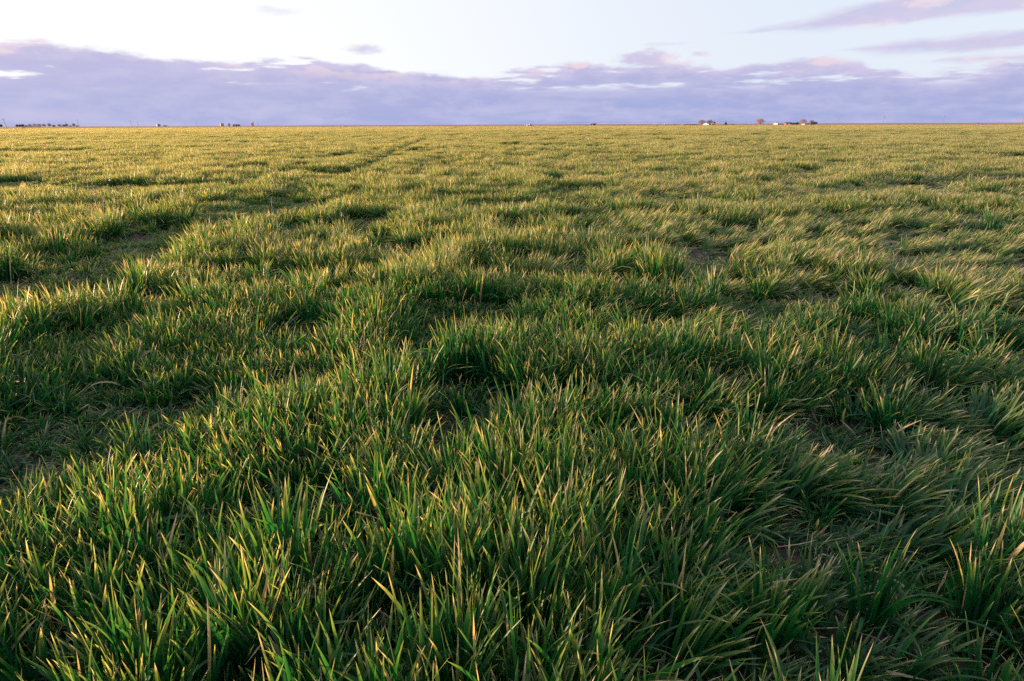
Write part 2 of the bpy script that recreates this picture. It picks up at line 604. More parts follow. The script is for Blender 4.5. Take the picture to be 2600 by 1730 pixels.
# bare reddish ploughed land beyond the far edge of the wheat, in low ridges
v, f = [], []
ny, nx = 60, 120
for j in range(ny):
    y = FIELD_END + 3 + (j / (ny - 1)) ** 1.6 * 1400
    for i in range(nx):
        x = -1 + 2 * i / (nx - 1)
        xx = x * (y * 1.1 + 60)
        ridge = 0.10 * math.sin(j * 2.1) * (1 if j > 0 else 0)
        z = 0.02 + abs(ridge) + 0.22 * float(vnoise(xx / 60.0, y / 30.0, 5)) * (1 if 0 < j else 0)
        v.append((xx, y, z))
for j in range(ny - 1):
    for i in range(nx - 1):
        a = j * nx + i
        f.append((a, a + 1, a + nx + 1, a + nx))
pl = mesh_from('ploughed_field', v, f, M_PLOUGH, smooth=True)
tag(pl, 'strip of bare reddish brown land beyond the wheat', kind='structure')


# ------------------------------------------------------------------ wheat: tuft meshes
def tuft(name, n, spread, L0, w0, segs, fold, lean=0.0, hvar=0.25, droop=0.15, patch=None, tipw=1.0):
    """one clump of n leaf blades; returns an unlinked object for geometry nodes to repeat"""
    rg = RNG
    a = rg.uniform(0, 2 * math.pi, n)
    rad = spread * np.sqrt(rg.uniform(0, 1, n)) if patch is None else None
    if patch is None:
        bx, by = rad * np.cos(a), rad * np.sin(a)
    else:
        bx, by = rg.uniform(-patch / 2, patch / 2, n) * 1.15, rg.uniform(-patch / 2, patch / 2, n) * 1.15
    L = L0 * (1 + rg.uniform(-hvar, hvar, n))
    if patch is not None and patch > 0.6:       # uneven stand inside a large patch
        s = rg.integers(0, 999)
        hn = fbm(bx / 0.8 + 50, by / 0.8 + 50, int(s), 3)
        L *= 0.72 + 0.56 * hn - 0.45 * sstep(fbm(bx / 1.1 + 9, by / 1.1 + 9, int(s) + 5, 2), 0.62, 0.75)
    dirn = a + rg.normal(0, 0.7, n)             # leans outward from the clump
    tilt = np.abs(rg.normal(0.10, 0.13, n))
    curl = rg.uniform(0.05, 0.65, n)
    dr = rg.uniform(0, 1, n) < droop
    curl = np.where(dr, rg.uniform(1.6, 2.9, n), curl)
    lx, ly = np.cos(dirn) * 1.0, np.sin(dirn) * 1.0
    kink = np.where(rg.uniform(0, 1, n) < 0.16, rg.uniform(0.8, 2.3, n), 0.0)
    kt = rg.uniform(0.45, 0.85, n)
    # wind: all bend towards +x
    if lean > 0:
        k = lean
        lx = lx * (1 - k) + k * 1.35
        ly = ly * (1 - k) + k * rg.normal(0.10, 0.50, n)
        q = np.hypot(lx, ly) + 1e-6
        lx, ly = lx / q, ly / q
        tilt = tilt + k * rg.uniform(0.20, 0.75, n)
        curl = curl + k * rg.uniform(0.0, 0.6, n)
        L = L * 0.88
    w = w0 * rg.uniform(0.6, 1.25, n)
    tw = rg.uniform(-1.3, 1.3, n)
    face = rg.uniform(-0.9, 0.9, n)
    rnd = rg.uniform(0, 1, n)
    rows = segs + 1
    per = 3 if fold else 2
    V = np.zeros((n, rows * per - (per - 1), 3))
    T = np.zeros((n, rows * per - (per - 1)))
    px, py, pz = bx.copy(), by.copy(), np.zeros(n)
    for i in range(rows):
        t = i / segs
        ang = tilt + curl * t ** 1.6 + (kink * (t > kt) if segs > 4 else 0)
        if i:
            ds = L / segs
            px = px + np.sin(ang) * lx * ds
            py = py + np.sin(ang) * ly * ds
            pz = pz + np.cos(ang) * ds
        ww = w * (0.55 + 0.45 * min(1, t * 2.6)) * (1 - t ** 3.6) ** 0.8 * 0.5
        th = face + tw * t
        # width axis: horizontal, square to the lean, turned by the leaf's twist
        sx = -ly * np.cos(th) + lx * np.cos(ang) * np.sin(th)
        sy = lx * np.cos(th) + ly * np.cos(ang) * np.sin(th)
        sz = -np.sin(ang) * np.sin(th)
        P = np.stack([px, py, pz], 1)
        S = np.stack([sx, sy, sz], 1)
        if i == segs:
            V[:, -1] = P
            T[:, -1] = 1
        else:
            b = i * per
            V[:, b] = P - S * ww[:, None]
            V[:, b + per - 1] = P + S * ww[:, None]
            if fold:
                tang = np.stack([np.sin(ang) * lx, np.sin(ang) * ly, np.cos(ang)], 1)
                nrm = np.cross(S, tang)
                V[:, b + 1] = P + nrm * (ww * 0.38)[:, None]
            T[:, b:b + per] = t ** tipw  # smaller tipw spreads the painted sunlit gold farther down the blade
    m = V.shape[1]
    quads = []
    tris = []
    for i in range(segs - 1):
        for c in range(per - 1):
            quads.append((i * per + c, i * per + c + 1, (i + 1) * per + c + 1, (i + 1) * per + c))
    for c in range(per - 1):
        tris.append(((segs - 1) * per + c, (segs - 1) * per + c + 1, m - 1))
    quads, tris = np.array(quads).reshape(-1, 4), np.array(tris)
    off = (np.arange(n) * m)[:, None, None]
    loops, sizes = [], []
    if len(quads):
        loops.append((quads[None] + off).reshape(-1))
        sizes.append(np.full(n * len(quads), 4))
    loops.append((tris[None] + off).reshape(-1))
    sizes.append(np.full(n * len(tris), 3))
    loops = np.concatenate(loops)
    sizes = np.concatenate(sizes)
    me = bpy.data.meshes.new(name)
    me.vertices.add(n * m)
    me.vertices.foreach_set('co', V.reshape(-1))
    me.loops.add(len(loops))
    me.loops.foreach_set('vertex_index', loops.astype(np.int32))
    me.polygons.add(len(sizes))
    me.polygons.foreach_set('loop_start', np.concatenate([[0], np.cumsum(sizes)[:-1]]).astype(np.int32))
    me.polygons.foreach_set('use_smooth', np.ones(len(sizes), bool))
    me.update(calc_edges=True)
    me.attributes.new('along', 'FLOAT', 'POINT').data.foreach_set('value', T.reshape(-1).astype(np.float32))
    me.attributes.new('blade', 'FLOAT', 'POINT').data.foreach_set('value', np.repeat(rnd, m).astype(np.float32))
    me.materials.append(M_WHEAT)
    return bpy.data.objects.new(name, me)


VAR = []                           # all clump variants; a ring uses a slice of them


def variants(count, blown, **kw):
    s = len(VAR)
    for k in range(count):
        VAR.append(tuft('wheat_clump', lean=0.0, **kw))
    for k in range(blown):
        kb = dict(kw, tipw=kw.get('tipw', 1) * 0.62)  # windblown blades carry more sunlit gold in their colour
        VAR.append(tuft('wheat_clump', lean=0.42 + 0.38 * (k / max(1, blown - 1)), **kb))
    return s, count, blown


RINGS = [
    # r0, r1, cell, variant slice, jitter
    (0.0, 5.5, 0.098, variants(9, 8, n=40, spread=0.048, L0=0.295, w0=0.0122, segs=8, fold=True, tipw=2.1, droop=0.15)),
    (5.5, 16.0, 0.155, variants(8, 7, n=76, spread=0.085, L0=0.300, w0=0.0115, segs=5, fold=False, tipw=1.05, droop=0.12)),
    (16.0, 70.0, 0.34, variants(8, 5, n=200, spread=0, patch=0.42, L0=0.29, w0=0.015, segs=3, fold=False, tipw=0.64)),
    (70.0, 150.0, 0.85, variants(8, 3, n=700, spread=0, patch=1.0, L0=0.27, w0=0.022, segs=3, fold=False, tipw=0.64)),
    (150.0, FIELD_END, 2.8, variants(8, 0, n=1700, spread=0, patch=3.1, L0=0.27, w0=0.05, segs=3, fold=False, tipw=0.40)),
]
P, RT, SL, VI, TI = [], [], [], [], []
for k, (r0, r1, cell, (s0, nu, nb)) in enumerate(RINGS):
    ov = cell * 0.5
    ys = np.arange(-1.2 if k == 0 else 0, r1 + cell, cell)
    xmax = r1 * 0.80 + 5
    xs = np.arange(-xmax, xmax, cell)
    gx, gy = np.meshgrid(xs, ys)
    gx = (gx + RNG.uniform(-.5, .5, gx.shape) * cell).ravel()
    gy = (gy + RNG.uniform(-.5, .5, gy.shape) * cell).ravel()
    r = np.hypot(gx, gy)
    keep = (r >= r0 - ov) & (r < r1) & (gx > -(gy * 0.82 + 4.5)) & (gx < gy * 0.82 + 3.2)
    if k == 0:
        keep &= (r > 0.30) & (gy > -1.1)
    if k == 4:
        keep &= gy < FIELD_END
        keep &= np.abs(gx) < gy * 0.85 + 5
    gx, gy = gx[keep], gy[keep]
    th = thinness(gx, gy)
    if k <= 1:
        keep = RNG.uniform(0, 1, len(gx)) > np.maximum((0.92 if k == 0 else 0.75) * sstep(bareness(gx, gy), 0.2, 0.8), (0.22 if k == 0 else 0.30) * th)
    elif k == 2:
        keep = RNG.uniform(0, 1, len(gx)) > 0.40 * sstep(th, 0.3, 1.0)
    else:
        keep = RNG.uniform(0, 1, len(gx)) > 0.35 * th
    gx, gy, th = gx[keep], gy[keep], th[keep]
    n = len(gx)
    H = stand_height(gx, gy) * RNG.uniform(0.88, 1.12, n)
    wd = wind(gx, gy)
    blown = RNG.uniform(0, 1, n) < wd if nb else np.zeros(n, bool)
    vi = np.where(blown, s0 + nu + np.clip((wd + RNG.uniform(-.3, .3, n)) * nb, 0, nb - 1).astype(int) if nb else 0,
                  s0 + RNG.integers(0, nu, n))
    rz = np.where(blown, RNG.normal(0, 0.50, n), RNG.uniform(-math.pi, math.pi, n))
    slant = RNG.normal(0, 0.10, (n, 2)) if k < 3 else np.zeros((n, 2))
    left = sstep(-gx, 0.0, 1.5) * (1 - sstep(np.hypot(gx, gy), 6, 14))
    slant[:, 1] -= 0.16 * left * (~blown)
    if k == 0:
        slant += RNG.normal(0, 0.10, (n, 2)) * (th > 0.3)[:, None]
    gz = ground_z(gx, gy) - 0.012
    sxy = 1.0 + 0.25 * (H - 1)
    P.append(np.stack([gx, gy, gz], 1))
    RT.append(np.stack([slant[:, 0], slant[:, 1], rz], 1))
    SL.append(np.stack([sxy, sxy, H], 1))
    VI.append(vi)
    TI.append(np.clip(0.5 + (fbm(gx / 3, gy / 3, 61, 2) - 0.5) * 1.0 + RNG.normal(0, 0.16, n), 0, 1))
P, RT, SL, VI, TI = [np.concatenate(q) for q in (P, RT, SL, VI, TI)]
print('wheat clumps', len(P))
me = bpy.data.meshes.new('young_wheat')
me.vertices.add(len(P))
me.vertices.foreach_set('co', P.reshape(-1))
me.attributes.new('rot', 'FLOAT_VECTOR', 'POINT').data.foreach_set('vector', RT.reshape(-1).astype(np.float32))
me.attributes.new('scl', 'FLOAT_VECTOR', 'POINT').data.foreach_set('vector', SL.reshape(-1).astype(np.float32))
me.attributes.new('variant', 'INT', 'POINT').data.foreach_set('value', VI.astype(np.int32))
me.attributes.new('tint', 'FLOAT', 'POINT').data.foreach_set('value', TI.astype(np.float32))
me.materials.append(M_WHEAT)
wheat = bpy.data.objects.new('young_wheat', me)
SC.collection.objects.link(wheat)
tag(wheat, 'knee-low field of young green wheat with sunlit tan tips', 'wheat', kind='stuff')
ng = bpy.data.node_groups.new('scatter_clumps', 'GeometryNodeTree')
ng.interface.new_socket('Geometry', in_out='INPUT', socket_type='NodeSocketGeometry')
ng.interface.new_socket('Geometry', in_out='OUTPUT', socket_type='NodeSocketGeometry')
gi = ng.nodes.new('NodeGroupInput')
go = ng.nodes.new('NodeGroupOutput')
iop = ng.nodes.new('GeometryNodeInstanceOnPoints')
jn = ng.nodes.new('GeometryNodeJoinGeometry')
# join keeps the order of its links from the last made to the first
infos = []
for o in VAR:
    oi = ng.nodes.new('GeometryNodeObjectInfo')
    oi.inputs['Object'].default_value = o
    oi.inputs['As Instance'].default_value = True
    infos.append(oi)
for oi in reversed(infos):
    ng.links.new(oi.outputs['Geometry'], jn.inputs[0])


def named(name, dt):
    n = ng.nodes.new('GeometryNodeInputNamedAttribute')
    n.data_type = dt
    n.inputs['Name'].default_value = name
    return n.outputs[0]


ng.links.new(gi.outputs[0], iop.inputs['Points'])
ng.links.new(jn.outputs[0], iop.inputs['Instance'])
iop.inputs['Pick Instance'].default_value = True
ng.links.new(named('variant', 'INT'), iop.inputs['Instance Index'])
e2r = ng.nodes.new('FunctionNodeEulerToRotation')
ng.links.new(named('rot', 'FLOAT_VECTOR'), e2r.inputs[0])
ng.links.new(e2r.outputs[0], iop.inputs['Rotation'])
ng.links.new(named('scl', 'FLOAT_VECTOR'), iop.inputs['Scale'])
ng.links.new(iop.outputs[0], go.inputs[0])
md = wheat.modifiers.new('clumps', 'NODES')
md.node_group = ng

# ------------------------------------------------------------------ litter and clods on the bare spots
M_CLOD = simple('clod', (0.024, 0.018, 0.017), 0.95, 0.4, 30.0)
M_STRAW = simple('dry_straw', (0.36, 0.28, 0.20), 0.8, 0.35, 20.0)
gc, gs = Geo(), Geo()
for (cx, cy, wx, wy, dep) in HOLLOWS:
    if math.hypot(cx, cy) > 14 or dep < 0.6:
        continue
    nn = int(min(160, 260 * wx * wy * 3))
    for k in range(nn):
        x, y = cx + random.gauss(0, wx * .7), cy + random.gauss(0, wy * .7)
        z = float(ground_z(x, y))
        s = random.uniform(0.006, 0.022)
        vs = [(x + s * math.cos(w) * random.uniform(.6, 1.2), y + s * math.sin(w) * random.uniform(.6, 1.2), z - .002) for w in (0.3, 1.6, 2.9, 4.2, 5.5)]
        vs += [(x + .5 * s * math.cos(w), y + .5 * s * math.sin(w), z + s * random.uniform(.3, .7)) for w in (0.1, 2.2, 4.3)]
        gc.add(vs, [(0, 1, 5), (1, 6, 5), (1, 2, 6), (2, 3, 6), (3, 7, 6), (3, 4, 7), (4, 0, 7), (0, 5, 7), (5, 6, 7)])
    for k in range(nn // 2):
        x, y = cx + random.gauss(0, wx * .8), cy + random.gauss(0, wy * .8)
        z = float(ground_z(x, y)) + 0.004
        a, L = random.uniform(0, 6.28), random.uniform(.03, .14)
        z2 = z + random.uniform(0, .04)
        gs.tube([(x, y, z), (x + L * .5 * math.cos(a), y + L * .5 * math.sin(a), (z + z2) / 2 + .008), (x + L * math.cos(a + .3), y + L * math.sin(a + .3), z2)],
                [.0014, .0012, .0006], 3)
lx, ly = RNG.uniform(-9, 9, 26000), RNG.uniform(0.6, 11, 26000)
lt = thinness(lx, ly) > 0.45
for x, y in zip(lx[lt][:5200], ly[lt][:5200]):
    z = float(ground_z(x, y)) + 0.004
    a, L = random.uniform(0, 6.28), random.uniform(.03, .16)
    z2 = z + random.uniform(0, .07)
    gs.tube([(x, y, z), (x + L * .5 * math.cos(a), y + L * .5 * math.sin(a), (z + z2) / 2 + .010), (x + L * math.cos(a + .3), y + L * math.sin(a + .3), z2)],
            [.0022, .0018, .0008], 3)
tag(gc.build('soil_clods', M_CLOD), 'small dark clods of soil on the bare patches', 'soil', kind='stuff')
tag(gs.build('straw_litter', M_STRAW), 'broken pale straw lying on the bare patches', 'straw', kind='stuff')

# ------------------------------------------------------------------ dry weeds standing in the wheat
M_WEED = simple('dry_weed_stem', (0.50, 0.33, 0.25), 0.8, 0.3, 12.0)
M_WEED_GREY = simple('grey_weed_stem', (0.40, 0.33, 0.31), 0.8, 0.3, 12.0)


def branchy(g, p, dirv, L, r, depth, curl=.35, kids=(3, 4)):
    pts, d = [Vector(p)], Vector(dirv).normalized()
    for k in range(3):
        d = (d + Vector((random.gauss(0, curl), random.gauss(0, curl), random.gauss(0.05, curl))) * .5).normalized()
        pts.append(pts[-1] + d * L / 3)
    g.tube(pts, [r, r * .85, r * .7, r * .5], 4)
    if depth:
        for k in range(random.randint(*kids)):
            q = pts[random.randint(1, 3)]
            dd = (d + Vector((random.gauss(0, .8), random.gauss(0, .8), random.gauss(.25, .5)))).normalized()
            branchy(g, q, dd, L * random.uniform(.45, .7), r * .55, depth - 1, curl, kids)


def weed(px, py, label, h, mats, spread, stems, hbase=0.15):
    x, y = pix(px, py, hbase)
    z = float(ground_z(x, y))
    t = thing('dry_weed', label, 'dry weed', (x, y, z), random.uniform(0, 6))
    for k in range(stems):
        g = Geo()
        a = random.uniform(0, 6.28)
        lean = spread * (0.15 if k == 0 else random.uniform(.5, 1.2))
        L = h * (1 if k == 0 else random.uniform(.45, .8))
        branchy(g, (0, 0, 0), (math.cos(a) * lean, math.sin(a) * lean, 1), L * .62, 0.0075 * max(1, h / .4), 3 if h > .3 else 1,
                kids=(2, 4) if h > .3 else (1, 2))
        g.build('stem', mats, t)
    return t


weed(228, 488, 'bushy pinkish dried weed sticking out of the wheat at the left, the tallest dry plant', 0.52, M_WEED, 0.9, 7, .12)
weed(629, 468, 'thin upright grey dead stalk beside the dark hollow left of centre', 0.30, M_WEED_GREY, .15, 1, .10)
weed(765, 1085, 'small knobbly purple grey twig in the shaded gap in the lower left wheat', 0.20, M_WEED_GREY, .5, 2, .2)

# ------------------------------------------------------------------ things on the horizon
FE = F / math.cos(PITCH)


def far(px, dist):
    """ground point at a bearing (2600 px wide photograph) and a distance ahead"""
    return ((px - 1300) / FE * dist, dist)


def mpp(dist):
    return dist / 1908.0          # metres per photograph pixel, vertically


M_POLE = simple('weathered_pole', (0.24, 0.17, 0.14), 0.9, 0.2)
M_GREYMETAL = simple('galvanised_sheet', (0.28, 0.27, 0.28), 0.6, 0.12, 0.8, 0.2)
M_WHITE = simple('white_paint', (0.40, 0.38, 0.37), 0.5, 0.06, 0.7)
M_CREAM = simple('cream_paint', (0.42, 0.34, 0.27), 0.7, 0.1, 0.7)
M_ROOF = simple('roof_shingle', (0.20, 0.15, 0.14), 0.9, 0.2, 0.9)
M_DARK = simple('dark_opening', (0.03, 0.03, 0.035), 0.3, 0.1)
M_RED = simple('red_paint', (0.33, 0.045, 0.04), 0.5, 0.2, 1.0)
M_TYRE = simple('rubber', (0.03, 0.03, 0.03), 0.9, 0.2)
M_BARK = simple('bark', (0.20, 0.14, 0.11), 0.95, 0.3, 2.0)
M_TWIG = simple('bare_twigs', (0.40, 0.25, 0.20), 0.9, 0.3, 0.5)
M_TWIG_GREY = simple('grey_twigs', (0.30, 0.24, 0.23), 0.9, 0.3, 0.5)
M_EVER = simple('evergreen_leaf', (0.045, 0.06, 0.035), 0.85, 0.35, 0.8)
M_BROWNLEAF = simple('brownish_leaf', (0.13, 0.085, 0.05), 0.85, 0.35, 0.8)
M_RUST = simple('rust', (0.36, 0.13, 0.07), 0.9, 0.3, 1.5)


def tree(px, dist, w_px, h_px, kind, label, group=None, seed=0):
    rnd = random.Random(seed * 31 + int(px))
    x, y = far(px, dist)
    m = mpp(dist)
    W_, H_ = w_px * dist / FE, h_px * m
    names = {'bare': 'bare_tree', 'dark': 'evergreen_tree', 'cone': 'conifer_tree', 'brown': 'leafy_tree', 'grey': 'bare_tree'}
    t = thing(names[kind], label, 'tree', (x, y, 0), 0, group)
    g = Geo()
    tr = H_ * 0.035
    trunk_h = H_ * (.95 if kind == 'cone' else .55)
    g.tube([(0, 0, -.2), (tr * .3, 0, trunk_h * .5), (0, 0, trunk_h)], [tr, tr * .7, tr * .15 if kind == 'cone' else tr * .4], 7)
    g.build('trunk', M_BARK, t)
    c = Geo()
    if kind in ('bare', 'grey'):
        lm = Geo()
        for k in range(9):
            a = k * 2.4 + rnd.random()
            up = rnd.uniform(.3, .95)
            e = Vector((math.cos(a) * W_ * .42 * (1.1 - up * .6), math.sin(a) * W_ * .42 * (1.1 - up * .6), H_ * (.35 + .55 * up)))
            s = Vector((0, 0, H_ * rnd.uniform(.12, .4)))
            mid = (s + e) / 2 + Vector((math.cos(a), math.sin(a), -.3)) * W_ * .04
            lm.tube([s, mid, e], [tr * .5, tr * .3, tr * .1], 4)
        lm.build('limb', M_BARK, t)
        for k in range(1500):
            # twigs filling an uneven rounded crown, pointing outwards
            u = Vector((rnd.gauss(0, 1), rnd.gauss(0, 1), rnd.gauss(0, 1))).normalized()
            rr = rnd.random() ** .45
            lump = 1 + .16 * math.sin(u.x * 5 + seed) * math.cos(u.y * 4 + u.z * 3)
            p = Vector((u.x * W_ * .44 * rr * lump, u.y * W_ * .44 * rr * lump, H_ * .56 + u.z * H_ * .40 * rr * lump))
            dv = (u + Vector((0, 0, .5)) + Vector((rnd.gauss(0, .4), rnd.gauss(0, .4), rnd.gauss(0, .4)))).normalized()
            L = H_ * rnd.uniform(.06, .13)
            sd_ = dv.orthogonal().normalized() * .10
            c.add([p - sd_, p + sd_, p + dv * L], [(0, 1, 2)])
        c.build('crown', M_TWIG if kind == 'bare' else M_TWIG_GREY, t)
    else:
        n = 1600
        for k in range(n):
            if kind == 'cone':
                z = rnd.random() ** .9
                rad = W_ * .5 * (1 - z) * (1 + .25 * math.sin(z * 26)) * math.sqrt(rnd.random()) + .05
                a = rnd.random() * 6.28
                p = Vector((rad * math.cos(a), rad * math.sin(a), H_ * (.06 + .92 * z)))
            else:
                u = Vector((rnd.gauss(0, 1), rnd.gauss(0, 1), rnd.gauss(0, 1))).normalized()
                rr = rnd.random() ** .35
                lump = 1 + .22 * math.sin(u.x * 4 + seed * 2) * math.cos(u.y * 5 - u.z * 4 + seed)
                p = Vector((u.x * W_ * .46 * rr * lump, u.y * W_ * .46 * rr * lump, max(.1, H_ * .5 + u.z * H_ * .47 * rr * lump)))
            s = H_ * rnd.uniform(.03, .06)
            q = Vector((rnd.gauss(0, 1), rnd.gauss(0, 1), rnd.gauss(0, 1))).normalized()
            e1 = q.orthogonal().normalized() * s
            e2 = q.cross(e1)
            c.add([p - e1, p + e2 * .7, p + e1, p - e2 * .7], [(0, 1, 2, 3)])
        c.build('crown', M_BROWNLEAF if kind == 'brown' else M_EVER, t)
    return t


# --- left: far farmstead
FL = 1500
HG = 'trees around the far farmstead on the left'
tree(5, FL, 7, 7.5, 'dark', 'small dark rounded tree standing alone at the far left edge', None, 1)
tree(46, FL, 8, 7, 'dark', 'dark tree leftmost in the far left clump', HG, 2)
tree(53, FL, 5, 7, 'dark', 'narrow dark tree second from the left in the far left clump', HG, 3)
tree(60, FL, 9, 7.5, 'dark', 'broad dark tree directly behind the white tank at the far left', HG, 4)
tree(69, FL, 9, 5, 'brown', 'low brown bush just right of the dark trees at the far left', HG, 5)
tree(79, FL, 10, 7.5, 'bare', 'pinkish bare tree over the left end of the long pale barn', HG, 6)
tree(91, FL + 40, 12, 8.5, 'bare', 'pinkish bare tree behind the middle of the long pale barn', HG, 7)
tree(102, FL + 40, 12, 8, 'bare', 'pinkish bare tree behind the right end of the long pale barn', HG, 8)
tree(114, FL, 11, 8, 'grey', 'grey bare tree just right of the long pale barn', HG, 9)
tree(128, FL, 11, 9.5, 'bare', 'tallest rounded bare tree in the middle of the far left clump', HG, 10)
tree(139, FL, 10, 5.5, 'dark', 'low dark bush right of the tallest bare tree at the far left', HG, 11)
tree(154, FL, 11, 7, 'grey', 'grey bare tree left of the small grey shed at the far left', HG, 12)
tree(165, FL, 10, 6.5, 'dark', 'dark low tree behind the small grey shed at the far left', HG, 13)
tree(172, FL, 8, 8.5, 'grey', 'slim grey bare tree right of the small grey shed', HG, 14)
tree(181, FL, 9, 4, 'dark', 'lowest dark bush near the right end of the far left clump', HG, 15)
tree(190, FL, 8, 9, 'grey', 'upright bare tree last but one on the right of the far left clump', HG, 16)
tree(198, FL, 7, 4, 'brown', 'small brown bush at the foot of the leaning pole at the far left', HG, 17)


def gable(name, label, cat, px, dist, w_px, h_px, depth, wall, roof, rz=0.0, windows=2, door=True, roof_share=.38):
    x, y = far(px, dist)
    w, h = w_px * dist / FE, h_px * mpp(dist)
    t = thing(name, label, cat, (x, y, 0), rz)
    hw = h * (1 - roof_share)
    a, b = w / 2, depth / 2
    g = Geo()
    g.add([(-a, -b, -.1), (a, -b, -.1), (a, b, -.1), (-a, b, -.1), (-a, -b, hw), (a, -b, hw), (a, b, hw), (-a, b, hw), (-a, 0, h - .12), (a, 0, h - .12)],
          [(0, 1, 5, 4), (2, 3, 7, 6), (1, 2, 6, 9, 5), (3, 0, 4, 8, 7), (0, 3, 2, 1)])
    g.build('wall', wall, t)
    r_ = Geo()
    e, th = .35, .14
    for s in (-1, 1):
        y0, z0 = s * (b + e), hw - e * (h - hw) / b
        v_ = [(-a - e, y0, z0), (a + e, y0, z0), (a + e, 0, h), (-a - e, 0, h)]
        v_ += [(q[0], q[1], q[2] + th) for q in v_]
        r_.add(v_, [(0, 1, 2, 3), (4, 5, 6, 7), (0, 1, 5, 4), (1, 2, 6, 5), (2, 3, 7, 6), (3, 0, 4, 7)])
    r_.build('roof', roof, t)
    for k in range(windows):
        wx = -a + w * (k + 1) / (windows + 1) + (w * .06 if door else 0)
        Geo().box((wx, -b - .02, hw * .6), (min(1.2, w * .12), .06, min(1.1, hw * .35))).build('window', M_DARK, t)
    if door:
        Geo().box((-a + w * .12, -b - .02, min(1.05, hw * .45)), (.95, .07, min(2.1, hw * .88))).build('door', M_DARK, t)
    return t


gable('barn', 'long low pale barn under the pinkish bare trees at the far left', 'barn', 93, FL - 30, 19, 3.8, 12, M_CREAM, M_GREYMETAL, windows=3)
gable('shed', 'small grey shed between grey trees at the far left', 'shed', 160, FL - 30, 8, 3.2, 8, M_GREYMETAL, M_GREYMETAL, windows=1)
gable('farmhouse', 'tiny white house between the dark trees and the barn at the far left', 'house', 73.5, FL - 40, 3.5, 2.4, 6, M_WHITE, M_ROOF, windows=1)


def pole(px_top, px_base, h_px, dist, label, group, arm=True, arm2=False):
    x, y = far(px_base, dist)
    m = mpp(dist)
    H_ = h_px * m
    lean = (px_top - px_base) * dist / FE
    t = thing('utility_pole', label, 'utility pole', (x, y, 0), 0, group)
    Geo().tube([(0, 0, -.3), (lean, 0, H_)], [.20, .14], 8).build('pole_shaft', M_POLE, t)
    if arm:
        Geo().box((lean * .94, 0, H_ * .94), (2.4, .12, .14), .5).build('crossarm', M_POLE, t)
        for s in (-1, 0, 1):
            g = Geo().lathe([(.05, 0), (.07, .08), (.03, .18)], (lean * .94 + s * 1.05 * math.cos(.5), s * 1.05 * math.sin(.5), H_ * .94 + .07), 6)
            g.build('insulator', M_GREYMETAL, t)
    if arm2:
        Geo().box((lean * .86, 0, H_ * .86), (2.2, .12, .14), .5).build('crossarm', M_POLE, t)
    return t


PG = 'utility poles along the horizon'
pole(13.5, 19.5, 24, 700, 'leaning wooden utility pole nearest the left edge, the tallest on the left', PG, True, True)
pole(200.5, 203.5, 20, 800, 'wooden utility pole at the right end of the far left trees', PG)
pole(171, 171, 16, 950, 'thin utility pole rising among the grey trees at the far left', PG, False)
pole(334.5, 338, 17, 900, 'leaning utility pole standing alone between the left trees and the grey bins', PG, True, True)
pole(352, 354, 13, 1100, 'faint thin pole just right of the leaning pole on the left', PG, False)
pole(501.5, 503, 11.5, 1250, 'utility pole standing alone between the grey and the beige bins', PG)
pole(657, 657.5, 12, 1250, 'faint thin pole just right of the tall white silo', PG, False)
pole(932, 932, 9, 1500, 'faint short pole right of the second white tank', PG, False)
pole(1084, 1084, 11, 1400, 'faint pole standing alone left of the picture centre', PG, False)
pole(1895, 1895, 12.5, 1200, 'faint pole left of the big lone bare tree', PG)
pole(2130.5, 2129, 17, 900, 'pinkish pole standing first to the right of the rounded dark trees', PG)
pole(2245.5, 2244, 22, 800, 'sunlit pinkish pole between the dark trees and the right edge', PG, True, True)
pole(2397.5, 2394, 23, 780, 'sunlit utility pole leaning slightly right, near the right edge', PG, True, True)
pole(2588.5, 2586, 14, 1100, 'thin short pole beside the tall pole at the right edge', PG, False)
pole(2599, 2597, 28, 640, 'tall crossarmed pole cut by the right edge', PG, True, True)


def bin_(name, label, px, dist, w_px, h_px, body, roofm, legs=False, group=None, dome=False, door=True):
    x, y = far(px, dist)
    w, h = w_px * dist / FE, h_px * mpp(dist)
    t = thing(name, label, 'silo' if dome else 'bin', (x, y, 0), 0, group)
    r = w / 2
    z0 = h * .28 if legs else -.05
    prof, n = [], 9
    for k in range(n):
        z = z0 + (h * .84 - z0) * k / (n - 1)
        prof += [(r, z), (r * 1.012, z + .05)]
    if legs:
        prof = [(r * .12, h * .06)] + prof
    Geo().lathe(prof, n=24).build('body', body, t)
    if dome:
        pr = [(r * math.cos(q), h * .84 + .06 + h * .15 * math.sin(q)) for q in (0, .4, .8, 1.2, 1.5)]
    else:
        pr = [(r * 1.05, h * .84 + .06), (r * .55, h * .93), (r * .12, h * .99), (r * .1, h)]
    Geo().lathe(pr, n=24).build('roof', roofm, t)
    if legs:
        for k in range(4):
            a = .785 + k * 1.571
            Geo().tube([(r * .9 * math.cos(a), r * .9 * math.sin(a), -.1), (r * .9 * math.cos(a), r * .9 * math.sin(a), z0 + .2)], .16, 5).build('leg', M_GREYMETAL, t)
    elif door:
        Geo().box((r * .2, -r * 1.0, 1.1), (1.0, .12, 2.0)).build('door', M_DARK, t)
    g = Geo()
    for k in range(8):
        g.box((r * .55, -r * .9, .4 + k * h * .1), (.5, .06, .06))
    for s in (-.25, .25):
        g.box((r * .55 + s, -r * .9, h * .42), (.05, .06, h * .84))
    g.build('ladder', M_GREYMETAL, t)
    return t


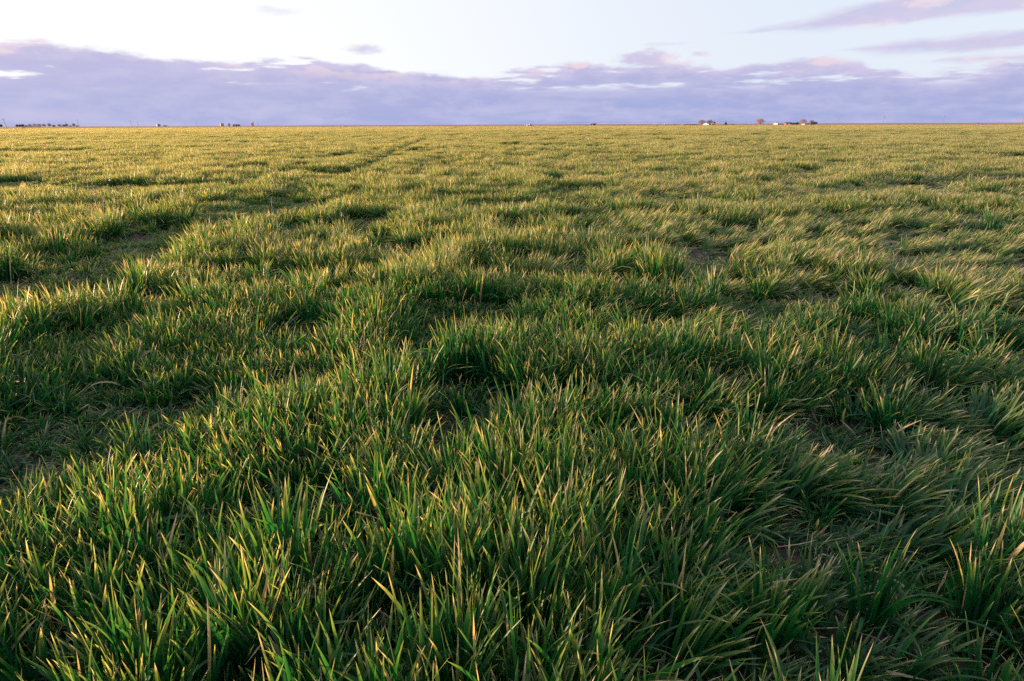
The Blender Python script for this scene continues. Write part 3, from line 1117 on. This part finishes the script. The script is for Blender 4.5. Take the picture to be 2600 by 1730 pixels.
BD = 1150
bin_('grain_bin', 'grey grain bin, taller of the pair standing left of the lone pole', 405, BD, 9, 7.5, M_GREYMETAL, M_GREYMETAL)
bin_('grain_bin', 'squat grain bin, lower of the pair left of the lone pole', 421.5, BD, 9, 4, M_GREYMETAL, M_ROOF)
bin_('storage_tank', 'beige rusty tank, leftmost and widest of the central bin row', 566, BD, 9, 9.5, M_CREAM, M_CREAM)
bin_('hopper_bin', 'grey hopper bin on legs right of the beige tank', 584, BD, 5, 8.5, M_GREYMETAL, M_ROOF, legs=True, door=False)
BG = 'three small bins close together'
bin_('grain_bin', 'first from the left of the three small bins close together', 596, BD, 5.6, 6, M_GREYMETAL, M_ROOF, group=BG)
bin_('grain_bin', 'middle one of the three small bins close together', 602.6, BD, 5.6, 6.2, M_GREYMETAL, M_ROOF, group=BG)
bin_('grain_bin', 'rightmost of the three small bins close together', 609, BD, 5.6, 5.6, M_RUST, M_ROOF, group=BG)
bin_('silo', 'slim pinkish silo leaning against the left of the white silo', 641, BD, 3, 10, M_CREAM, M_CREAM, dome=True, door=False)
bin_('silo', 'tall narrow bright white silo, tallest thing on the left horizon', 644.6, BD, 4, 13, M_WHITE, M_WHITE, dome=True, door=False)


def tank(px, dist, w_px, h_px, label):
    x, y = far(px, dist)
    w, h = w_px * dist / FE, max(1.0, h_px * mpp(dist))
    t = thing('water_tank', label, 'tank', (x, y, 0), 0)
    r = h * .42
    n, vs, fs = 16, [], []
    sec = [(-w / 2, .3), (-w / 2 + .12, .8), (-w / 2 + .35, 1), (-w * .1, 1), (-w * .1 + .05, 1.03), (w * .1, 1.03), (w * .1 + .05, 1), (w / 2 - .35, 1), (w / 2 - .12, .8), (w / 2, .3)]
    for (xx, q) in sec:
        for k in range(n):
            a = 2 * math.pi * k / n
            vs.append((xx, r * q * math.cos(a), h * .55 + r * q * math.sin(a)))
    for i in range(len(sec) - 1):
        for k in range(n):
            fs.append((i * n + k, i * n + (k + 1) % n, (i + 1) * n + (k + 1) % n, (i + 1) * n + k))
    fs += [tuple(range(n)), tuple(range((len(sec) - 1) * n, len(sec) * n))[::-1]]
    Geo().add(vs, fs).build('tank_body', M_WHITE, t, True)
    Geo().lathe([(.16, 0), (.18, .1), (.05, .16)], (0, 0, h * .55 + r)).build('lid', M_DARK, t)
    for s in (-1, 1):
        Geo().box((s * w * .3, 0, h * .08), (.2, r * 1.8, h * .2)).build('skid', M_GREYMETAL, t)


tank(60.5, 500, 11, 3.5, 'white tank lying at the field edge below the far left trees')
tank(877.5, 505, 8, 3, 'white tank lying at the field edge left of centre, away from buildings')
tank(1490.3, 505, 8, 3, 'white tank lying at the field edge left of the red machine')

# --- pump, white tank and trailer near the centre
x, y = far(1335, 560)
t = thing('pump_head', 'upright white irrigation pump with a bent pipe right of the picture centre', 'pump', (x, y, 0))
Geo().lathe([(.45, 0), (.45, .25), (.3, .3), (.28, 1.35), (.36, 1.4), (.36, 1.9), (.1, 2.0)], n=12).build('pump_body', M_WHITE, t)
Geo().tube([(0, 0, .6), (-.7, 0, .6), (-1.0, 0, .45), (-1.05, 0, 0)], .14, 8).build('pipe', M_WHITE, t)
x, y = far(1331, 545)
t = thing('valve_box', 'tiny white box at the left foot of the upright white pump', 'box', (x, y, 0))
Geo().box((0, 0, .3), (.8, .6, .6)).build('box_body', M_WHITE, t)
Geo().box((0, 0, .63), (.88, .68, .06)).build('lid', M_GREYMETAL, t)


def pickup(px, dist, label, body, rz=0.0, scale=1.0):
    x, y = far(px, dist)
    t = thing('pickup_truck', label, 'truck', (x, y, 0), rz)
    t.scale = (scale,) * 3
    g = Geo()
    prof = [(-2.7, .55), (-2.7, 1.1), (-.4, 1.12), (-.4, 1.14), (-.1, 1.75), (1.0, 1.78), (1.5, 1.2), (2.6, 1.05), (2.7, .6)]
    n = len(prof)
    g.add([(a, -.9, b) for a, b in prof] + [(a, .9, b) for a, b in prof],
          [tuple(range(n - 1, -1, -1)), tuple(range(n, 2 * n))] + [(i, (i + 1) % n, n + (i + 1) % n, n + i) for i in range(n)])
    g.build('body', body, t)
    for s in (-1, 1):
        Geo().add([(-.1, s * .915, 1.2), (1.35, s * .915, 1.22), (.95, s * .915, 1.68), (.05, s * .915, 1.68), (-.1, s * .905, 1.2), (1.35, s * .905, 1.22), (.95, s * .905, 1.68), (.05, s * .905, 1.68)],
                  [(0, 1, 2, 3), (7, 6, 5, 4), (0, 4, 5, 1), (1, 5, 6, 2), (2, 6, 7, 3), (3, 7, 4, 0)]).build('window', M_DARK, t)
        for a in (-1.75, 1.7):
            Geo().tube([(a, s * .72, .38), (a, s * .96, .38)], .38, 14).build('wheel', M_TYRE, t)
    return t


pickup(1346.5, 640, 'white pickup truck parked right of the upright white pump', M_WHITE, .5)

# --- centre pivot irrigation machine
x0p, yp = far(1388, 866)
pv = thing('irrigation_machine', 'long arched sprinkler pipe on wheeled towers along the horizon right of centre', 'irrigation machine', (x0p, yp, 0))
SPAN, NS, HP = 99.5 * 866 / FE, 6, 2.9


def span(k):
    g = Geo()
    xa = k * SPAN
    pts, low = [], []
    n = 12
    for i in range(n + 1):
        u = i / n
        z = HP + .95 * 4 * u * (1 - u)
        pts.append((xa + u * SPAN, 0, z))
    g.tube(pts, .085, 6)
    for i in range(1, n):
        u = i / n
        z = HP + .95 * 4 * u * (1 - u) - 1.0 * min(1, 6 * u * (1 - u))
        low.append((xa + u * SPAN, 0, z))
    for s in (-.45, .45):
        g.tube([pts[0]] + [(q[0], s, q[2]) for q in low] + [pts[-1]], .02, 4)
    for q, p_ in zip(low, pts[1:-1]):
        for s in (-.45, .45):
            g.tube([(q[0], s, q[2]), p_], .025, 4)
    g.build('span_pipe', M_GREYMETAL, pv)


def tower(k):
    xa = k * SPAN
    g = Geo()
    for s in (-1, 1):
        g.tube([(xa, 0, HP), (xa, s * 1.9, .6)], .07, 5)
    g.tube([(xa, -1.9, .6), (xa, 1.9, .6)], .08, 5)
    g.tube([(xa, -1.0, 1.75), (xa, 1.0, 1.75)], .05, 5)
    fr = g.build('tower_frame', M_GREYMETAL, pv)
    for s in (-1, 1):
        Geo().tube([(xa - .16, s * 1.9, .6), (xa + .16, s * 1.9, .6)], .6, 14).build('wheel', M_TYRE, fr)


for k in range(NS):
    span(k)
    tower(k + 1)
g = Geo()
for sx, sy in ((-1, -1), (1, -1), (1, 1), (-1, 1)):
    g.tube([(sx * 1.2, sy * 1.2, 0), (0, 0, HP)], .08, 5)
g.lathe([(.16, 0), (.16, HP + .35), (.05, HP + .4)], n=8)
g.build('centre_stand', M_GREYMETAL, pv)

# --- red machine
x, y = far(1511, 760)
t = thing('grain_cart', 'dark red grain cart with a black hitched front right of the white tank', 'farm cart', (x, y, 0))
Geo().add([(-1.4, -1.1, .9), (1.4, -1.1, .9), (1.4, 1.1, .9), (-1.4, 1.1, .9), (-2.2, -1.4, 2.1), (2.5, -1.4, 2.1), (2.5, 1.4, 2.1), (-2.2, 1.4, 2.1)],
          [(0, 1, 5, 4), (1, 2, 6, 5), (2, 3, 7, 6), (3, 0, 4, 7), (0, 3, 2, 1), (4, 5, 6, 7)]).build('hopper', M_RED, t)
Geo().box((-2.9, 0, .75), (2.2, .2, .2)).build('drawbar', M_DARK, t)
Geo().box((-3.0, 0, 1.35), (1.2, 1.3, 1.0)).build('engine_cover', M_DARK, t)
for s in (-1, 1):
    Geo().tube([(.2, s * 1.15, .75), (.2, s * 1.6, .75)], .75, 16).build('wheel', M_TYRE, t)

# --- right: farmsteads
FR = 760
pickup(1668, FR, 'white car seen as the left one of two white dots before the low red ground', M_WHITE, .1, .75)
pickup(1690, FR, 'white car seen as the right one of two white dots before the low red ground', M_WHITE, .4, .75)
pickup(1737, FR + 60, 'white pickup truck standing just left of the first bare tree pair', M_WHITE, .3, .75)
gable('shed', 'tiny dark shed left of the first pair of bare trees', 'shed', 1714, FR + 40, 5, 2.4, 4, M_RUST, M_ROOF, windows=0)
gable('shed', 'long low rusty red shed roof in front of the first pair of bare trees', 'shed', 1752, FR + 60, 26, 2.0, 6, M_RUST, M_RUST, windows=2)
tree(1766, FR, 9, 3.2, 'dark', 'low dark bush at the left foot of the first pair of bare trees', None, 21)
TG = 'pinkish bare trees on the right horizon'
tree(1784, FR, 22, 14, 'bare', 'rounded bare tree, left one of the pair behind the white house', TG, 22)
tree(1804, FR, 19, 14, 'bare', 'rounded bare tree, right one of the pair behind the white house', TG, 23)
tree(1816, FR, 6, 9, 'dark', 'narrow dark evergreen at the right side of the white house', None, 24)
tree(1773, FR - 8, 12, 2.6, 'brown', 'brown low hedge below the left bare tree of the pair', None, 29)
gable('farmhouse', 'sunlit white house with gabled roof between the paired bare trees', 'house', 1798, FR - 20, 10, 5, 8, M_WHITE, M_ROOF, .5, roof_share=.45)
gable('barn', 'pale grey barn wall beside the narrow evergreen right of the white house', 'barn', 1812, FR - 10, 9, 4.6, 8, M_GREYMETAL, M_GREYMETAL, windows=0)
tree(1845, FR, 9, 9, 'cone', 'lone dark green conifer between the two farmsteads', None, 25)
x, y = far(1862, FR)
t = thing('flatbed_trailer', 'low rusty flatbed trailer right of the lone conifer', 'trailer', (x, y, 0), .1)
Geo().box((0, 0, .8), (4.4, 1.9, .2)).build('deck', M_RUST, t)
Geo().box((-1.9, 0, 1.05), (.15, 1.8, .5)).build('headboard', M_RUST, t)
for a in (.6, 1.5):
    for s in (-1, 1):
        Geo().tube([(a, s * .8, .36), (a, s * 1.0, .36)], .36, 12).build('wheel', M_TYRE, t)
tree(1932, 720, 23, 17, 'bare', 'big round bare tree standing alone on the right horizon', TG, 26)
gable('barn', 'long sunlit cream building between the lone bare tree and the dark tree row', 'barn', 1979, FR, 16, 4.8, 9, M_WHITE, M_CREAM, .15, windows=4)
tree(1989, FR + 10, 4, 3, 'dark', 'small dark bush against the right end of the long cream building', None, 27)
DG = 'mixed trees of the right farmstead'
tree(2000, FR, 13, 7.5, 'dark', 'dark green tree at the left end of the right farmstead row', DG, 31)
tree(2009, FR + 12, 11, 7, 'dark', 'dark green tree second from the left in the right farmstead row', DG, 32)
tree(2017, FR, 9, 6, 'brown', 'brown leafy tree between the dark trees of the right farmstead', DG, 33)
tree(2026, FR, 12, 7.5, 'brown', 'brown tree just left of the tall pale bare tree', DG, 34)
tree(2024, FR - 14, 10, 4.5, 'dark', 'low dark bush left of the tiny bright house', DG, 35)
tree(2041, FR + 15, 21, 15, 'bare', 'tallest pale bare tree rising from the right farmstead row', DG, 36)
tree(2053, FR + 20, 10, 5, 'grey', 'low grey bush between the tallest bare tree and the rounded dark tree', DG, 37)
tree(2063, FR + 20, 15, 12, 'bare', 'bare tree showing above the rounded dark tree at the row end', DG, 38)
tree(2065, FR, 13, 7, 'dark', 'dark rounded tree last but one at the right end of the row', DG, 39)
tree(2072, FR + 8, 12, 8, 'dark', 'dark rounded tree closing the right end of the row', DG, 40)
gable('farmhouse', 'tiny bright house at the foot of the tallest pale bare tree', 'house', 2044, FR - 25, 6, 2.8, 5, M_WHITE, M_ROOF, .4, windows=1)
gable('shed', 'orange rusty shed front at the left foot of the right farmstead row', 'shed', 1998, FR - 30, 4, 4, 4, M_RUST, M_RUST, .3, windows=0)
pickup(2007, FR - 120, 'white car before the dark trees of the right farmstead', M_WHITE, 1.4, .7)
tree(1652 + 2487 - 1652, 900, 3, 3, 'brown', 'tiny brown bush on the right horizon between two poles', None, 41)

# rough dry verge of weeds along the far field edge
g = Geo()
for k in range(26000):
    y = FIELD_END + 2 + 240 * random.random() ** 1.7
    x = random.uniform(-.8, .8) * y
    if random.random() > .25 + .75 * float(vnoise(x / 25.0, y / 30.0, 99)):
        continue
    a, s, h = random.uniform(0, 3.14), random.uniform(.1, .45), random.uniform(.15, .5)
    dx, dy = math.cos(a) * s, math.sin(a) * s
    g.add([(x - dx, y - dy, 0), (x + dx, y + dy, 0), (x + dx * .2 + random.gauss(0, .05), y, h)], [(0, 1, 2)])
M_VERGE = simple('dry_verge', (0.26, 0.13, 0.09), 0.95, 0.35, 0.2)
tag(g.build('dry_verge_weeds', M_VERGE), 'reddish dry weeds along the far edge of the wheat', 'weeds', kind='stuff')
